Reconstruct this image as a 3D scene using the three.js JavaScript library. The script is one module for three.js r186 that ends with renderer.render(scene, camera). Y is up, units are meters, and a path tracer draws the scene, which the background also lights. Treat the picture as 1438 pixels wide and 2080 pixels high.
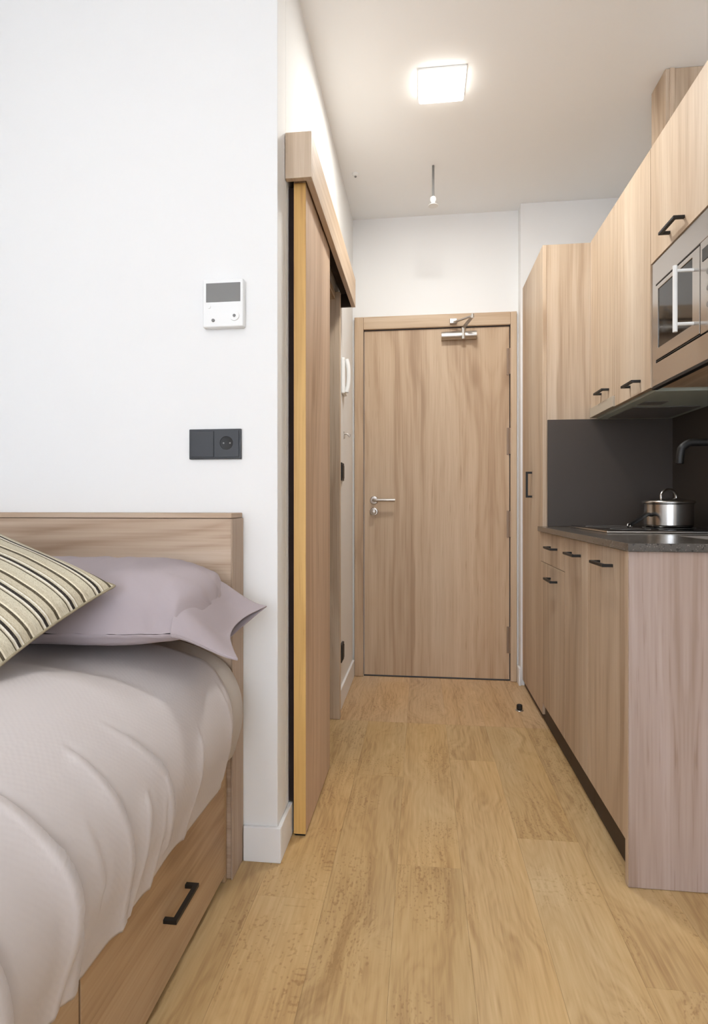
import * as THREE from 'three';
import { RoundedBoxGeometry } from 'three/addons/geometries/RoundedBoxGeometry.js';
import { mergeGeometries, mergeVertices } from 'three/addons/utils/BufferGeometryUtils.js';
import { RectAreaLightUniformsLib } from 'three/addons/lights/RectAreaLightUniformsLib.js';
import { Brush, Evaluator, SUBTRACTION } from 'three-bvh-csg';

// ---------------------------------------------------------------- camera, sky, lamps, exposure
const W = 1438, H = 2080, FOCAL = 1164;
const scene = new THREE.Scene();
const camera = new THREE.PerspectiveCamera(2 * Math.atan(H / 2 / FOCAL) * 180 / Math.PI, W / H, 0.05, 50);
camera.position.set(0, 1.02, 0);
camera.rotation.y = Math.atan(138 / FOCAL);
camera.setViewOffset(W, H, 0, 15, W, H);
const renderer = new THREE.WebGLRenderer({ antialias: true });
renderer.toneMapping = THREE.LinearToneMapping;
renderer.toneMappingExposure = 1.03;
renderer.shadowMap.enabled = true;
RectAreaLightUniformsLib.init();
const SKY = new THREE.Color().setRGB(0.82, 0.89, 1.0);
scene.background = SKY;                       // even overcast sky, seen by the room through the balcony window
scene.backgroundIntensity = 6.6;
const LAMP_CORRIDOR = { color: new THREE.Color().setRGB(1.0, 1.0, 0.97), intensity: 164 };
const LAMP_BEDROOM = { color: new THREE.Color().setRGB(1.0, 0.99, 0.97), intensity: 8 };

// ---------------------------------------------------------------- helpers
const used = new Map();
function numbered(name) {
  const n = used.get(name) || 0;
  used.set(name, n + 1);
  return n ? `${name}_${String(n).padStart(3, '0')}` : name;
}
function tag(o, label, category, group) {
  o.userData = { label, category };
  if (group) o.userData.group = group;
  return o;
}
function thing(name, label, category, at = [0, 0, 0], group) {
  const o = new THREE.Group();
  o.name = numbered(name);
  o.position.set(...at);
  scene.add(o);
  return tag(o, label, category, group);
}
function struct(name) {
  const o = new THREE.Group();
  o.name = name;
  o.userData = { kind: 'structure' };
  scene.add(o);
  return o;
}
// a mesh whose geometry is given in room coordinates, as a child of any (unturned) parent
function part(parent, name, geo, mat, label) {
  const off = new THREE.Vector3();
  for (let p = parent; p && p !== scene; p = p.parent) off.add(p.position);
  geo.translate(-off.x, -off.y, -off.z);
  const m = new THREE.Mesh(geo, mat);
  m.name = parent === scene ? numbered(name) : name;
  if (label) m.userData.label = label;
  parent.add(m);
  return m;
}
function structMesh(name, geo, mat) {
  const m = new THREE.Mesh(geo, mat);
  m.name = name;
  m.userData = { kind: 'structure' };
  scene.add(m);
  return m;
}
let seed = 7;
const rnd = () => { seed = (seed * 1664525 + 1013904223) >>> 0; return seed / 4294967296; };
// box from corner to corner in metres, uv in metres with v along the grain axis
function boxUV(geo, grain, ou = 0, ov = 0) {
  const g = geo.index ? geo.toNonIndexed() : geo;
  const p = g.attributes.position, uv = new Float32Array(p.count * 2);
  const a = new THREE.Vector3(), b = new THREE.Vector3(), c = new THREE.Vector3(), n = new THREE.Vector3();
  const gi = { x: 0, y: 1, z: 2 }[grain];
  for (let i = 0; i < p.count; i += 3) {
    a.fromBufferAttribute(p, i); b.fromBufferAttribute(p, i + 1); c.fromBufferAttribute(p, i + 2);
    n.copy(b).sub(a).cross(c.clone().sub(a));
    const m = [Math.abs(n.x), Math.abs(n.y), Math.abs(n.z)];
    const d = m[0] >= m[1] && m[0] >= m[2] ? 0 : m[1] >= m[2] ? 1 : 2;
    const axes = [0, 1, 2].filter((k) => k !== d);
    let vi = axes.includes(gi) ? gi : axes[1], ui = axes.find((k) => k !== vi);
    [a, b, c].forEach((q, k) => {
      uv[(i + k) * 2] = q.getComponent(ui) + ou;
      uv[(i + k) * 2 + 1] = q.getComponent(vi) + ov;
    });
  }
  g.setAttribute('uv', new THREE.BufferAttribute(uv, 2));
  return g;
}
function bx(x0, x1, y0, y1, z0, z1, { r = 0.0012, grain = 'y', ou = null, ov = null, seg = 1 } = {}) {
  const w = x1 - x0, h = y1 - y0, d = z1 - z0;
  const rr = Math.min(r, w / 2.1, h / 2.1, d / 2.1);
  let g = rr > 0 ? new RoundedBoxGeometry(w, h, d, seg, rr) : new THREE.BoxGeometry(w, h, d);
  g.translate((x0 + x1) / 2, (y0 + y1) / 2, (z0 + z1) / 2);
  return boxUV(g, grain, ou === null ? rnd() * 1 : ou, ov === null ? rnd() * 2 : ov);
}
// U-shaped square-section pull handle: the bar runs along `along`, stands off the face in `out`
function pullHandle(cx, cy, cz, along, out, len, standoff = 0.03, t = 0.009) {
  const s = new THREE.Shape();
  const L = len / 2;
  s.moveTo(-L, 0); s.lineTo(-L, standoff); s.lineTo(L, standoff); s.lineTo(L, 0);
  s.lineTo(L - t, 0); s.lineTo(L - t, standoff - t); s.lineTo(-L + t, standoff - t); s.lineTo(-L + t, 0); s.closePath();
  const g = new THREE.ExtrudeGeometry(s, { depth: t - 0.002, bevelEnabled: true, bevelThickness: 0.001, bevelSize: 0.0008, bevelSegments: 1 });
  g.translate(0, 0, -(t - 0.002) / 2);
  const A = new THREE.Vector3(...along), O = new THREE.Vector3(...out), C = A.clone().cross(O);
  g.applyMatrix4(new THREE.Matrix4().makeBasis(A, O, C));
  g.translate(cx, cy, cz);
  return g;
}
function tube(pts, r, seg = 24, rs = 10, closed = false, tension = 0.5) {
  return new THREE.TubeGeometry(new THREE.CatmullRomCurve3(pts.map((p) => new THREE.Vector3(...p)), closed, 'catmullrom', tension), seg, r, rs, closed);
}
function cyl(r0, r1, a, b, n = 24) {
  const A = new THREE.Vector3(...a), B = new THREE.Vector3(...b), d = B.clone().sub(A);
  const g = new THREE.CylinderGeometry(r1, r0, d.length(), n, 1);
  g.applyQuaternion(new THREE.Quaternion().setFromUnitVectors(new THREE.Vector3(0, 1, 0), d.clone().normalize()));
  g.translate((A.x + B.x) / 2, (A.y + B.y) / 2, (A.z + B.z) / 2);
  return g;
}
function lathe(profile, x, y, z, n = 48) {
  const g = new THREE.LatheGeometry(profile.map(([r, h]) => new THREE.Vector2(r, h)), n);
  g.translate(x, y, z);
  return g;
}
// soft closed sheet: outer surface f(u, v), inner surface `thick` behind it
function softSheet(f, nu, nv, thick, uvScale = [1, 1]) {
  const pos = [], uv = [], P = [];
  const e = 1e-3, q = new THREE.Vector3(), du = new THREE.Vector3(), dv = new THREE.Vector3();
  for (let i = 0; i <= nu; i++) for (let j = 0; j <= nv; j++) {
    const u = i / nu, v = j / nv;
    P.push(f(u, v));
    q.copy(f(Math.max(0, u - e), v)); du.copy(f(Math.min(1, u + e), v)).sub(q);
    q.copy(f(u, Math.max(0, v - e))); dv.copy(f(u, Math.min(1, v + e))).sub(q);
    const n = du.clone().cross(dv).normalize();
    P[P.length - 1].n = n;
  }
  for (const p of P) pos.push(p.x, p.y, p.z);
  for (const p of P) pos.push(p.x - p.n.x * thick, p.y - p.n.y * thick, p.z - p.n.z * thick);
  for (let k = 0; k < 2; k++) for (let i = 0; i <= nu; i++) for (let j = 0; j <= nv; j++) uv.push(i / nu * uvScale[0], j / nv * uvScale[1]);
  const idx = [], N = (nu + 1) * (nv + 1), at = (i, j) => i * (nv + 1) + j;
  for (let i = 0; i < nu; i++) for (let j = 0; j < nv; j++) {
    const a = at(i, j), b = at(i + 1, j), c = at(i + 1, j + 1), d = at(i, j + 1);
    idx.push(a, b, c, a, c, d, N + a, N + c, N + b, N + a, N + d, N + c);
  }
  for (let i = 0; i < nu; i++) { let a = at(i, 0), b = at(i + 1, 0); idx.push(a, N + a, b, b, N + a, N + b); a = at(i, nv); b = at(i + 1, nv); idx.push(a, b, N + a, b, N + b, N + a); }
  for (let j = 0; j < nv; j++) { let a = at(0, j), b = at(0, j + 1); idx.push(a, b, N + a, b, N + b, N + a); a = at(nu, j); b = at(nu, j + 1); idx.push(a, N + a, b, b, N + a, N + b); }
  const g = new THREE.BufferGeometry();
  g.setAttribute('position', new THREE.Float32BufferAttribute(pos, 3));
  g.setAttribute('uv', new THREE.Float32BufferAttribute(uv, 2));
  g.setIndex(idx);
  g.computeVertexNormals();
  return g;
}

// ---------------------------------------------------------------- procedural textures
const hash = (x, y, s) => { let h = Math.imul(x, 374761393) + Math.imul(y, 668265263) + Math.imul(s, 982451653); h = Math.imul(h ^ (h >>> 13), 1274126177); return ((h ^ (h >>> 16)) >>> 0) / 4294967296; };
function vn(x, y, s) {
  const xi = Math.floor(x), yi = Math.floor(y);
  let fx = x - xi, fy = y - yi;
  fx = fx * fx * (3 - 2 * fx); fy = fy * fy * (3 - 2 * fy);
  const a = hash(xi, yi, s), b = hash(xi + 1, yi, s), c = hash(xi, yi + 1, s), d = hash(xi + 1, yi + 1, s);
  return a + (b - a) * fx + (c - a) * fy + (a - b - c + d) * fx * fy;
}
function fbm(x, y, s, o = 3) { let t = 0, a = 0.5, m = 0; for (let i = 0; i < o; i++) { t += a * vn(x, y, s + i); m += a; x *= 2.03; y *= 2.03; a *= 0.5; } return t / m; }
const sstep = (a, b, x) => { const t = Math.min(1, Math.max(0, (x - a) / (b - a))); return t * t * (3 - 2 * t); };
function dataTex(w, h, fn, srgb, mx = 1, my = 1) {
  const d = new Uint8Array(w * h * 4);
  for (let j = 0; j < h; j++) for (let i = 0; i < w; i++) {
    const c = fn(i / w * mx, j / h * my), k = (j * w + i) * 4;
    d[k] = Math.max(0, Math.min(255, c[0])); d[k + 1] = Math.max(0, Math.min(255, c[1])); d[k + 2] = Math.max(0, Math.min(255, c[2])); d[k + 3] = 255;
  }
  const t = new THREE.DataTexture(d, w, h, THREE.RGBAFormat);
  t.wrapS = t.wrapT = THREE.MirroredRepeatWrapping;
  t.magFilter = THREE.LinearFilter; t.minFilter = THREE.LinearMipmapLinearFilter; t.generateMipmaps = true;
  if (srgb) t.colorSpace = THREE.SRGBColorSpace;
  t.repeat.set(1 / mx, 1 / my);
  t.needsUpdate = true;
  return t;
}
const mix3 = (a, b, t) => [a[0] + (b[0] - a[0]) * t, a[1] + (b[1] - a[1]) * t, a[2] + (b[2] - a[2]) * t];
function oakPixel(s, { cathedral = 0.5, contrast = 1 } = {}) {
  const light = [222, 206, 190], mid = [206, 186, 166], dark = [176, 152, 130];
  return (x, y) => {
    const wob = fbm(x * 2.2, y * 0.9, s, 3) - 0.5;
    const band = fbm(x * 7 + wob * 2.4, y * 0.55, s + 10, 3);
    const streak = fbm(x * 42 + wob * 5, y * 1.6, s + 20, 3);
    const fine = fbm(x * 210, y * 5, s + 30, 2);
    const ring = Math.abs(Math.sin((x * 7 + wob * 3.2 + 0.25 * band) * Math.PI * 2));
    const pores = sstep(0.66, 0.86, fbm(x * 260 + wob * 12, y * 9, s + 40, 2)) * sstep(0.42, 0.7, band);
    let t = 0.5 + contrast * (1.15 * (band - 0.5) + 0.9 * (streak - 0.5) + 0.5 * (fine - 0.5) + cathedral * 0.22 * (ring - 0.6)) - 0.4 * contrast * pores;
    const knot = sstep(0.83, 0.95, fbm(x * 5.5 + 3, y * 1.5, s + 50, 2));
    t -= 0.5 * knot * (0.5 + streak);
    t = Math.max(0, Math.min(1, t));
    const c = t < 0.5 ? mix3(dark, mid, t * 2) : mix3(mid, light, t * 2 - 1);
    const hue = (fbm(x * 3, y * 0.7, s + 60, 2) - 0.5) * 10;
    return [c[0] + hue * 0.4, c[1] - hue * 0.3, c[2] - hue];
  };
}
const oakTex = dataTex(1024, 2048, oakPixel(11, { contrast: 0.72 }), true, 1, 2);
const oakTexB = dataTex(1024, 2048, oakPixel(77, { cathedral: 0.7, contrast: 0.76 }), true, 1, 2);
const headTex = dataTex(1024, 1024, oakPixel(301, { cathedral: 1.5, contrast: 0.7 }), true, 0.6, 1.2);
const floorTex = dataTex(1024, 2048, (x, y) => {
  const s = 500, light = [226, 206, 172], mid = [210, 186, 148], dark = [176, 148, 112];
  const wob = fbm(x * 5, y * 2.2, s, 3) - 0.5;
  const band = fbm(x * 10 + wob * 3, y * 1.0, s + 10, 3), streak = fbm(x * 60 + wob * 14, y * 3, s + 20, 3), fine = fbm(x * 240, y * 14, s + 30, 2);
  const ring = Math.abs(Math.sin((x * 12 + wob * 7) * Math.PI * 2));
  const fleck = sstep(0.6, 0.8, fbm(x * 240 + wob * 40, y * 120, s + 40, 2)) * sstep(0.48, 0.7, fbm(x * 9, y * 5, s + 44, 2));
  const t = Math.max(0, Math.min(1, 0.56 + 0.6 * (band - 0.5) + 0.7 * (streak - 0.5) + 0.5 * (fine - 0.5) + 0.1 * (ring - 0.6) - 0.36 * fleck));
  const c = t < 0.5 ? mix3(dark, mid, t * 2) : mix3(mid, light, t * 2 - 1);
  const hue = (fbm(x * 6, y * 2, s + 60, 2) - 0.5) * 14;
  return [c[0] + hue * 0.4, c[1] - hue * 0.2, c[2] - hue * 1.2];
}, true, 1, 2);
const weaveTex = dataTex(512, 512, (x, y) => { const a = Math.sin(x * Math.PI * 2 * 60), b = Math.sin(y * Math.PI * 2 * 60), n = vn(x * 90, y * 90, 5); const v = 128 + 50 * a * b + 60 * (n - 0.5); return [v, v, v]; }, false, 0.1, 0.1);
const plasterTex = dataTex(512, 512, (x, y) => { const v = 128 + 90 * (fbm(x * 70, y * 70, 3, 3) - 0.5); return [v, v, v]; }, false, 1, 1);
const stoneTex = dataTex(1024, 1024, (x, y) => { const n = vn(x * 420, y * 420, 8), m = vn(x * 230, y * 230, 9), b = fbm(x * 14, y * 14, 4, 2); const v = 92 + 26 * (b - 0.5) + (n > 0.86 ? 46 : 0) - (m > 0.85 ? 34 : 0); return [v * 1.0, v * 0.96, v * 0.92]; }, true, 0.6, 0.6);
const blotchTex = dataTex(256, 256, (x, y) => { const v = 120 + 50 * (fbm(x * 9, y * 9, 6, 3) - 0.5); return [v, v, v]; }, false, 1, 1);

// ---------------------------------------------------------------- materials
const std = (o) => new THREE.MeshStandardMaterial(o);
const col = (r, g, b) => new THREE.Color().setRGB(r / 255, g / 255, b / 255, THREE.SRGBColorSpace);
const M = {
  wall: std({ color: col(238, 237, 235), roughness: 0.92, bumpMap: plasterTex, bumpScale: 0.0001 }),
  ceiling: std({ color: col(250, 250, 249), roughness: 0.95 }),
  bathroom: std({ color: col(150, 140, 130), roughness: 0.9 }),
  trim: std({ color: col(240, 240, 240), roughness: 0.5 }),
  oak: std({ color: col(248, 243, 233), map: oakTex, roughness: 0.55 }),
  oakB: std({ color: col(248, 243, 233), map: oakTexB, roughness: 0.55 }),
  oakDoor: std({ color: col(240, 228, 210), map: oakTexB, roughness: 0.55 }),
  oakPale: std({ color: col(213, 209, 218), map: oakTex, roughness: 0.6 }),
  oakSlide: std({ color: col(250, 236, 222), map: oakTexB, roughness: 0.55 }),
  oakBed: std({ color: col(222, 204, 176), map: oakTexB, roughness: 0.55 }),
  oakHead: std({ color: col(236, 229, 222), map: headTex, roughness: 0.6 }),
  edge: std({ color: col(252, 218, 142), map: oakTex, roughness: 0.5 }),
  subfloor: std({ color: col(110, 84, 56), roughness: 0.9 }),
  plinth: std({ color: col(70, 56, 42), roughness: 0.7 }),
  black: std({ color: col(11, 10, 10), roughness: 0.5 }),
  gapDark: std({ color: col(32, 18, 12), roughness: 0.95 }),
  shadowGap: std({ color: col(46, 34, 26), roughness: 0.8 }),
  stone: std({ color: col(240, 236, 232), map: stoneTex, roughness: 0.2, roughnessMap: null }),
  splash: std({ color: col(68, 59, 52), roughness: 0.5 }),
  steel: std({ color: col(205, 202, 198), roughness: 0.2, metalness: 1 }),
  satin: std({ color: col(196, 190, 184), roughness: 0.35, metalness: 1 }),
  brushed: std({ color: col(186, 180, 174), roughness: 0.36, metalness: 0.85, roughnessMap: blotchTex }),
  hinge: std({ color: col(150, 126, 106), roughness: 0.45, metalness: 0.3 }),
  oakPost: std({ color: col(214, 204, 194), map: oakTexB, roughness: 0.6 }),
  hob: std({ color: col(16, 16, 18), roughness: 0.08 }),
  darkGlass: std({ color: col(24, 23, 23), roughness: 0.06 }),
  white: std({ color: col(240, 240, 238), roughness: 0.4 }),
  grey: std({ color: col(126, 124, 122), roughness: 0.35 }),
  darkGrey: std({ color: col(52, 54, 58), roughness: 0.45 }),
  blackPlastic: std({ color: col(30, 30, 32), roughness: 0.5 }),
  hoodStrip: std({ color: col(190, 178, 160), roughness: 0.5 }),
  hood: std({ color: col(190, 198, 188), roughness: 0.5, metalness: 0.1 }),
  linen: std({ color: col(202, 194, 191), roughness: 0.95, bumpMap: weaveTex, bumpScale: 0.0003 }),
  sheet: std({ color: col(186, 176, 166), roughness: 0.95, bumpMap: weaveTex, bumpScale: 0.0003 }),
  pillow: std({ color: col(170, 158, 160), roughness: 0.95, bumpMap: weaveTex, bumpScale: 0.0003 }),
  opal: std({ color: 0xffffff, roughness: 0.4, emissive: new THREE.Color().setRGB(1, 0.95, 0.88), emissiveIntensity: 5 }),
  glass: new THREE.MeshPhysicalMaterial({ color: 0xffffff, roughness: 0, transmission: 1, thickness: 0, ior: 1.5 }),
};
const floorTones = [[243, 230, 206], [241, 227, 202], [246, 233, 210], [238, 225, 200]].map((c) => std({ color: col(...c), map: floorTex, roughness: 0.5 }));
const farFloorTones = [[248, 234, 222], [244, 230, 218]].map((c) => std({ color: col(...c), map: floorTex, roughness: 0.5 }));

// ---------------------------------------------------------------- room shell
const CEIL = 2.72, XL = -1.5, XR = 1.15, ZF = -3.4, ZB = 2.4, ZP = -1.602, XC = -0.41;
{
  const floor = struct('floor');
  part(floor, 'subfloor', bx(XL - 0.1, XR + 0.1, -0.2, -0.013, ZF - 0.15, ZB + 0.1, { r: 0 }), M.subfloor);
  const PW = 0.18, PL = 1.22;
  let c = 0;
  for (let x = XC - 0.02 - PW * 7; x < XR; x += PW, c++) {
    const x0 = Math.max(x, XL), x1 = Math.min(x + PW, XR);
    if (x1 - x0 < 0.01) continue;
    const cuts = [];
    for (let z = -2.69 + ((c * 0.43) % 1) * PL; z < ZB; z += PL) cuts.push(z);
    const zs = [ZF - 0.02, -2.69, ...cuts, ZB].filter((z, i, a) => i === 0 || z - a[i - 1] > 0.04);
    for (let k = 0; k + 1 < zs.length; k++) {
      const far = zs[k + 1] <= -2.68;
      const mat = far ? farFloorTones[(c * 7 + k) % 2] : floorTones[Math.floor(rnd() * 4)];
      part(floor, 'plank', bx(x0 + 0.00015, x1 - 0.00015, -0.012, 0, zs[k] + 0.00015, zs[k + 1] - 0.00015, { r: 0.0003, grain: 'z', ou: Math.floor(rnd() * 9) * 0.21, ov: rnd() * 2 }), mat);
    }
  }
  structMesh('ceiling', bx(XL - 0.1, XR + 0.1, CEIL, CEIL + 0.15, ZF - 0.15, ZB + 0.1, { r: 0 }), M.ceiling);
  structMesh('wall_left', bx(XL - 0.12, XL, 0, CEIL, ZF - 0.12, ZB + 0.1, { r: 0 }), M.wall);
  structMesh('wall_right', bx(XR, XR + 0.12, 0, CEIL, ZF - 0.12, ZB + 0.1, { r: 0 }), M.wall);
  // headboard wall, its right end is the corner of the corridor; then the corridor wall with the bathroom opening
  structMesh('wall_bed', bx(XL, XC, 0, CEIL, ZP - 0.1, ZP, { r: 0.002 }), M.wall);
  const cw = struct('wall_corridor');
  const OZ0 = -2.69, OZ1 = -2.1, OY = 2.03;
  part(cw, 'wall_section', bx(XC - 0.1, XC, 0, CEIL, OZ1 + 0.021, ZP - 0.1, { r: 0 }), M.wall);
  part(cw, 'wall_section', bx(XC - 0.1, XC, 0, CEIL, ZF, OZ0 - 0.031, { r: 0 }), M.wall);
  part(cw, 'wall_section', bx(XC - 0.1, XC, OY + 0.001, CEIL, OZ0 - 0.031, OZ1 + 0.021, { r: 0 }), M.wall);
  // entrance wall round the door
  const DX0 = -0.352, DX1 = 0.512, DY = 2.065;
  const fw = struct('wall_far');
  part(fw, 'wall_section', bx(XL, DX0, 0, CEIL, ZF - 0.12, ZF, { r: 0 }), M.wall);
  part(fw, 'wall_section', bx(DX1, XR, 0, CEIL, ZF - 0.12, ZF, { r: 0 }), M.wall);
  part(fw, 'wall_section', bx(DX0, DX1, DY, CEIL, ZF - 0.12, ZF, { r: 0 }), M.wall);
  structMesh('wall_shaft', bx(0.553, XR, 0, CEIL, ZF, -3.322, { r: 0.002 }), M.wall);
  // wall behind the camera with a balcony window
  const WX0 = -1.4, WX1 = 0.75, WY0 = 0.6, WY1 = 2.5;
  const bw = struct('wall_rear');
  part(bw, 'wall_section', bx(XL, WX0, 0, CEIL, ZB, ZB + 0.15, { r: 0 }), M.wall);
  part(bw, 'wall_section', bx(WX1, XR, 0, CEIL, ZB, ZB + 0.15, { r: 0 }), M.wall);
  part(bw, 'wall_section', bx(WX0, WX1, 0, WY0, ZB, ZB + 0.15, { r: 0 }), M.wall);
  part(bw, 'wall_section', bx(WX0, WX1, WY1, CEIL, ZB, ZB + 0.15, { r: 0 }), M.wall);
  const win = struct('window_1');
  const F = 0.05;
  for (const [a, b] of [[WX0, WX0 + F], [(WX0 + WX1) / 2 - F / 2, (WX0 + WX1) / 2 + F / 2], [WX1 - F, WX1]]) part(win, 'window_frame', bx(a, b, WY0, WY1, ZB + 0.05, ZB + 0.1), M.trim);
  for (const [a, b] of [[WY0, WY0 + F], [WY1 - F, WY1]]) part(win, 'window_frame', bx(WX0 + F, WX1 - F, a, b, ZB + 0.052, ZB + 0.098), M.trim);
  for (const [a, b] of [[WX0 + F, (WX0 + WX1) / 2 - F / 2], [(WX0 + WX1) / 2 + F / 2, WX1 - F]]) {
    const g = new THREE.PlaneGeometry(b - a, WY1 - WY0 - 2 * F); g.translate((a + b) / 2, (WY0 + WY1) / 2, ZB + 0.075);
    part(win, 'pane', g, M.glass);
  }
  // baseboards
  const BH = 0.1, BT = 0.012, o = { r: 0.003, seg: 2 };
  structMesh('baseboard_bed', bx(-0.508, XC + BT, 0, BH, ZP, ZP + BT, o), M.trim);
  structMesh('baseboard_corridor', bx(XC, XC + BT, 0, BH, -2.08, ZP - 0.0005, o), M.trim);
  structMesh('baseboard_entrance', bx(XC, XC + BT, 0, BH, -3.373, -2.735, o), M.trim);
  structMesh('baseboard_shaft', bx(0.541, 0.553, 0, BH, -3.374, -3.31, o), M.trim);
}

// ---------------------------------------------------------------- bathroom opening lining, sliding door and its pelmet
{
  const t = struct('trim_1');
  const Z0 = -2.69, Z1 = -2.1, X0 = -0.53, X1 = -0.386;
  part(t, 'jamb', bx(X0, X1, 0.001, 2.03, Z0 - 0.03, Z0, { r: 0.002 }), M.oakB);
  part(t, 'jamb', bx(X0, -0.409, 0.001, 2.03, Z1, Z1 + 0.02, { r: 0.002 }), M.oakB);
  part(t, 'head_jamb', bx(X0, -0.409, 1.995, 2.03, Z0, Z1, { r: 0.002, grain: 'z' }), M.oakB);

  const d = struct('door_2');
  part(d, 'door_panel', bx(-0.392, -0.3535, 0.007, 2.018, -2.19, -1.7305, { r: 0.0015 }), M.oakSlide);
  part(d, 'edge_banding', bx(-0.3915, -0.354, 0.008, 2.008, -1.7304, -1.7285, { r: 0.0006 }), M.edge);
  part(d, 'gap_dark_strip', bx(-0.4085, -0.3925, 0.104, 1.998, -1.775, -1.735, { r: 0.001 }), M.gapDark, 'dark strip added to darken the gap');  // strip added to darken the gap between wall and sliding door
  part(d, 'door_guide', bx(-0.389, -0.357, 0.001, 0.006, -1.79, -1.733, { r: 0.001 }), M.black);
  part(d, 'hanger', bx(-0.386, -0.36, 2.018, 2.06, -1.79, -1.745, { r: 0.002 }), M.edge);
  part(d, 'hanger', bx(-0.386, -0.36, 2.018, 2.06, -2.14, -2.1, { r: 0.002 }), M.edge);

  const p = thing('pelmet', 'wooden box pelmet on the white wall hiding the sliding door track', 'pelmet', [-0.37, 2.0, -2.255]);
  part(p, 'front_board', bx(-0.348, -0.328, 2.0, 2.138, -2.83, -1.7065, { r: 0.0015, grain: 'z' }), M.oak);
  part(p, 'end_cap', bx(-0.4085, -0.328, 2.0, 2.138, -1.706, -1.686, { r: 0.0015 }), M.oak);
  part(p, 'top_board', bx(-0.4085, -0.3485, 2.12, 2.138, -2.83, -1.7065, { r: 0.001, grain: 'z' }), M.oak);
  part(p, 'track', bx(-0.4, -0.3485, 2.064, 2.1195, -2.828, -1.707, { r: 0.001, grain: 'z' }), M.shadowGap, 'dark sliding track');
  part(p, 'track_end', bx(-0.4085, -0.3485, 2.001, 2.0635, -2.83, -2.815, { r: 0.001 }), M.shadowGap, 'dark end block of the track');
}

// ---------------------------------------------------------------- entrance door
{
  const d = struct('door_1');
  part(d, 'door_leaf', bx(-0.342, 0.503, 0.008, 2.053, -3.445, -3.4, { r: 0.002 }), M.oakDoor);
  part(d, 'door_frame', bx(-0.398, -0.345, 0.001, 2.132, -3.3995, -3.38, { r: 0.003 }), M.oakDoor);
  part(d, 'door_frame', bx(0.507, 0.542, 0.001, 2.132, -3.3995, -3.38, { r: 0.003 }), M.oakDoor);
  part(d, 'door_frame', bx(-0.3445, 0.5065, 2.058, 2.132, -3.3995, -3.3802, { r: 0.003, grain: 'x' }), M.oakDoor);
  for (const [a, b, c, e] of [[-0.3515, -0.346, 0.001, 2.064], [0.5065, 0.5115, 0.001, 2.064]]) part(d, 'door_stop_strip', bx(a, b, c, e, -3.45, -3.3997, { r: 0.001 }), M.shadowGap);
  part(d, 'door_stop_strip', bx(-0.345, 0.506, 2.0575, 2.064, -3.45, -3.3997, { r: 0.001, grain: 'x' }), M.shadowGap);
  part(d, 'threshold', bx(-0.345, 0.506, -0.002, 0.002, -3.46, -3.4, { r: 0.0005, grain: 'x' }), M.shadowGap);
  for (const y of [1.77, 1.31, 0.83, 0.16]) {
    const h = part(d, 'hinge', bx(0.487, 0.502, y, y + 0.155, -3.3998, -3.396, { r: 0.002 }), M.hinge);
    part(h, 'knuckle', cyl(0.0075, 0.0075, [0.5055, y + 0.003, -3.388], [0.5055, y + 0.152, -3.388], 14), M.hinge);
  }
  const h = part(d, 'door_handle', tube([[-0.283, 1.046, -3.4], [-0.283, 1.046, -3.365], [-0.281, 1.046, -3.352], [-0.268, 1.046, -3.348], [-0.22, 1.046, -3.347], [-0.155, 1.046, -3.347]], 0.0095, 32, 12, false, 0.3), M.satin);
  part(h, 'rose', lathe([[0, 0.008], [0.02, 0.008], [0.0245, 0.005], [0.0255, 0]], 0, 0, 0, 32).rotateX(Math.PI / 2).translate(-0.283, 1.046, -3.4), M.satin);
  const c = part(d, 'lock_cylinder', lathe([[0, 0.008], [0.02, 0.008], [0.0245, 0.005], [0.0255, 0]], 0, 0, 0, 32).rotateX(Math.PI / 2).translate(-0.283, 0.978, -3.4), M.satin);
  part(c, 'thumb_turn', lathe([[0, 0.045], [0.012, 0.045], [0.0155, 0.04], [0.0155, 0.012], [0.01, 0.006], [0.01, 0]], 0, 0, 0, 24).rotateX(Math.PI / 2).translate(-0.283, 0.978, -3.4), M.satin);
}
{
  const c = thing('door_closer', 'silver overhead door closer with folded arm at top of entrance door', 'door closer', [0.213, 1.97, -3.36]);
  part(c, 'closer_body', cyl(0.024, 0.024, [0.113, 2.0, -3.372], [0.313, 2.002, -3.372], 32), M.satin);
  part(c, 'body_mount', bx(0.14, 0.29, 1.983, 2.019, -3.399, -3.378, { r: 0.003 }), M.satin);
  part(c, 'pivot', cyl(0.013, 0.013, [0.238, 1.975, -3.358], [0.238, 2.041, -3.358], 20), M.steel);
  part(c, 'arm', bx(-0.009, 0.009, -0.004, 0.004, 0, 0.135, { r: 0.001 }).rotateX(-0.15).rotateY(0.3).translate(0.238, 2.041, -3.355), M.satin);
  part(c, 'arm', bx(-0.007, 0.007, -0.004, 0.004, 0, 0.17, { r: 0.001 }).rotateX(0.06).rotateY(0.62).translate(0.181, 2.076, -3.365), M.satin);
  part(c, 'arm_bolt', cyl(0.009, 0.009, [0.279, 2.055, -3.226], [0.279, 2.075, -3.226], 16), M.steel);
  part(c, 'frame_bracket', bx(0.16, 0.202, 2.068, 2.097, -3.3798, -3.355, { r: 0.003 }), M.satin);
}
{
  const s = thing('door_stop', 'small dark rubber door stop on the floor beside tall cupboard', 'door stop', [0.48, 0, -2.917]);
  part(s, 'base', lathe([[0, 0.004], [0.019, 0.004], [0.02, 0]], 0.48, 0.0005, -2.917, 24), M.satin);
  part(s, 'buffer', lathe([[0, 0.03], [0.01, 0.03], [0.014, 0.026], [0.014, 0.008], [0.011, 0.0045]], 0.48, 0, -2.917, 24), M.black);
}

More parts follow.
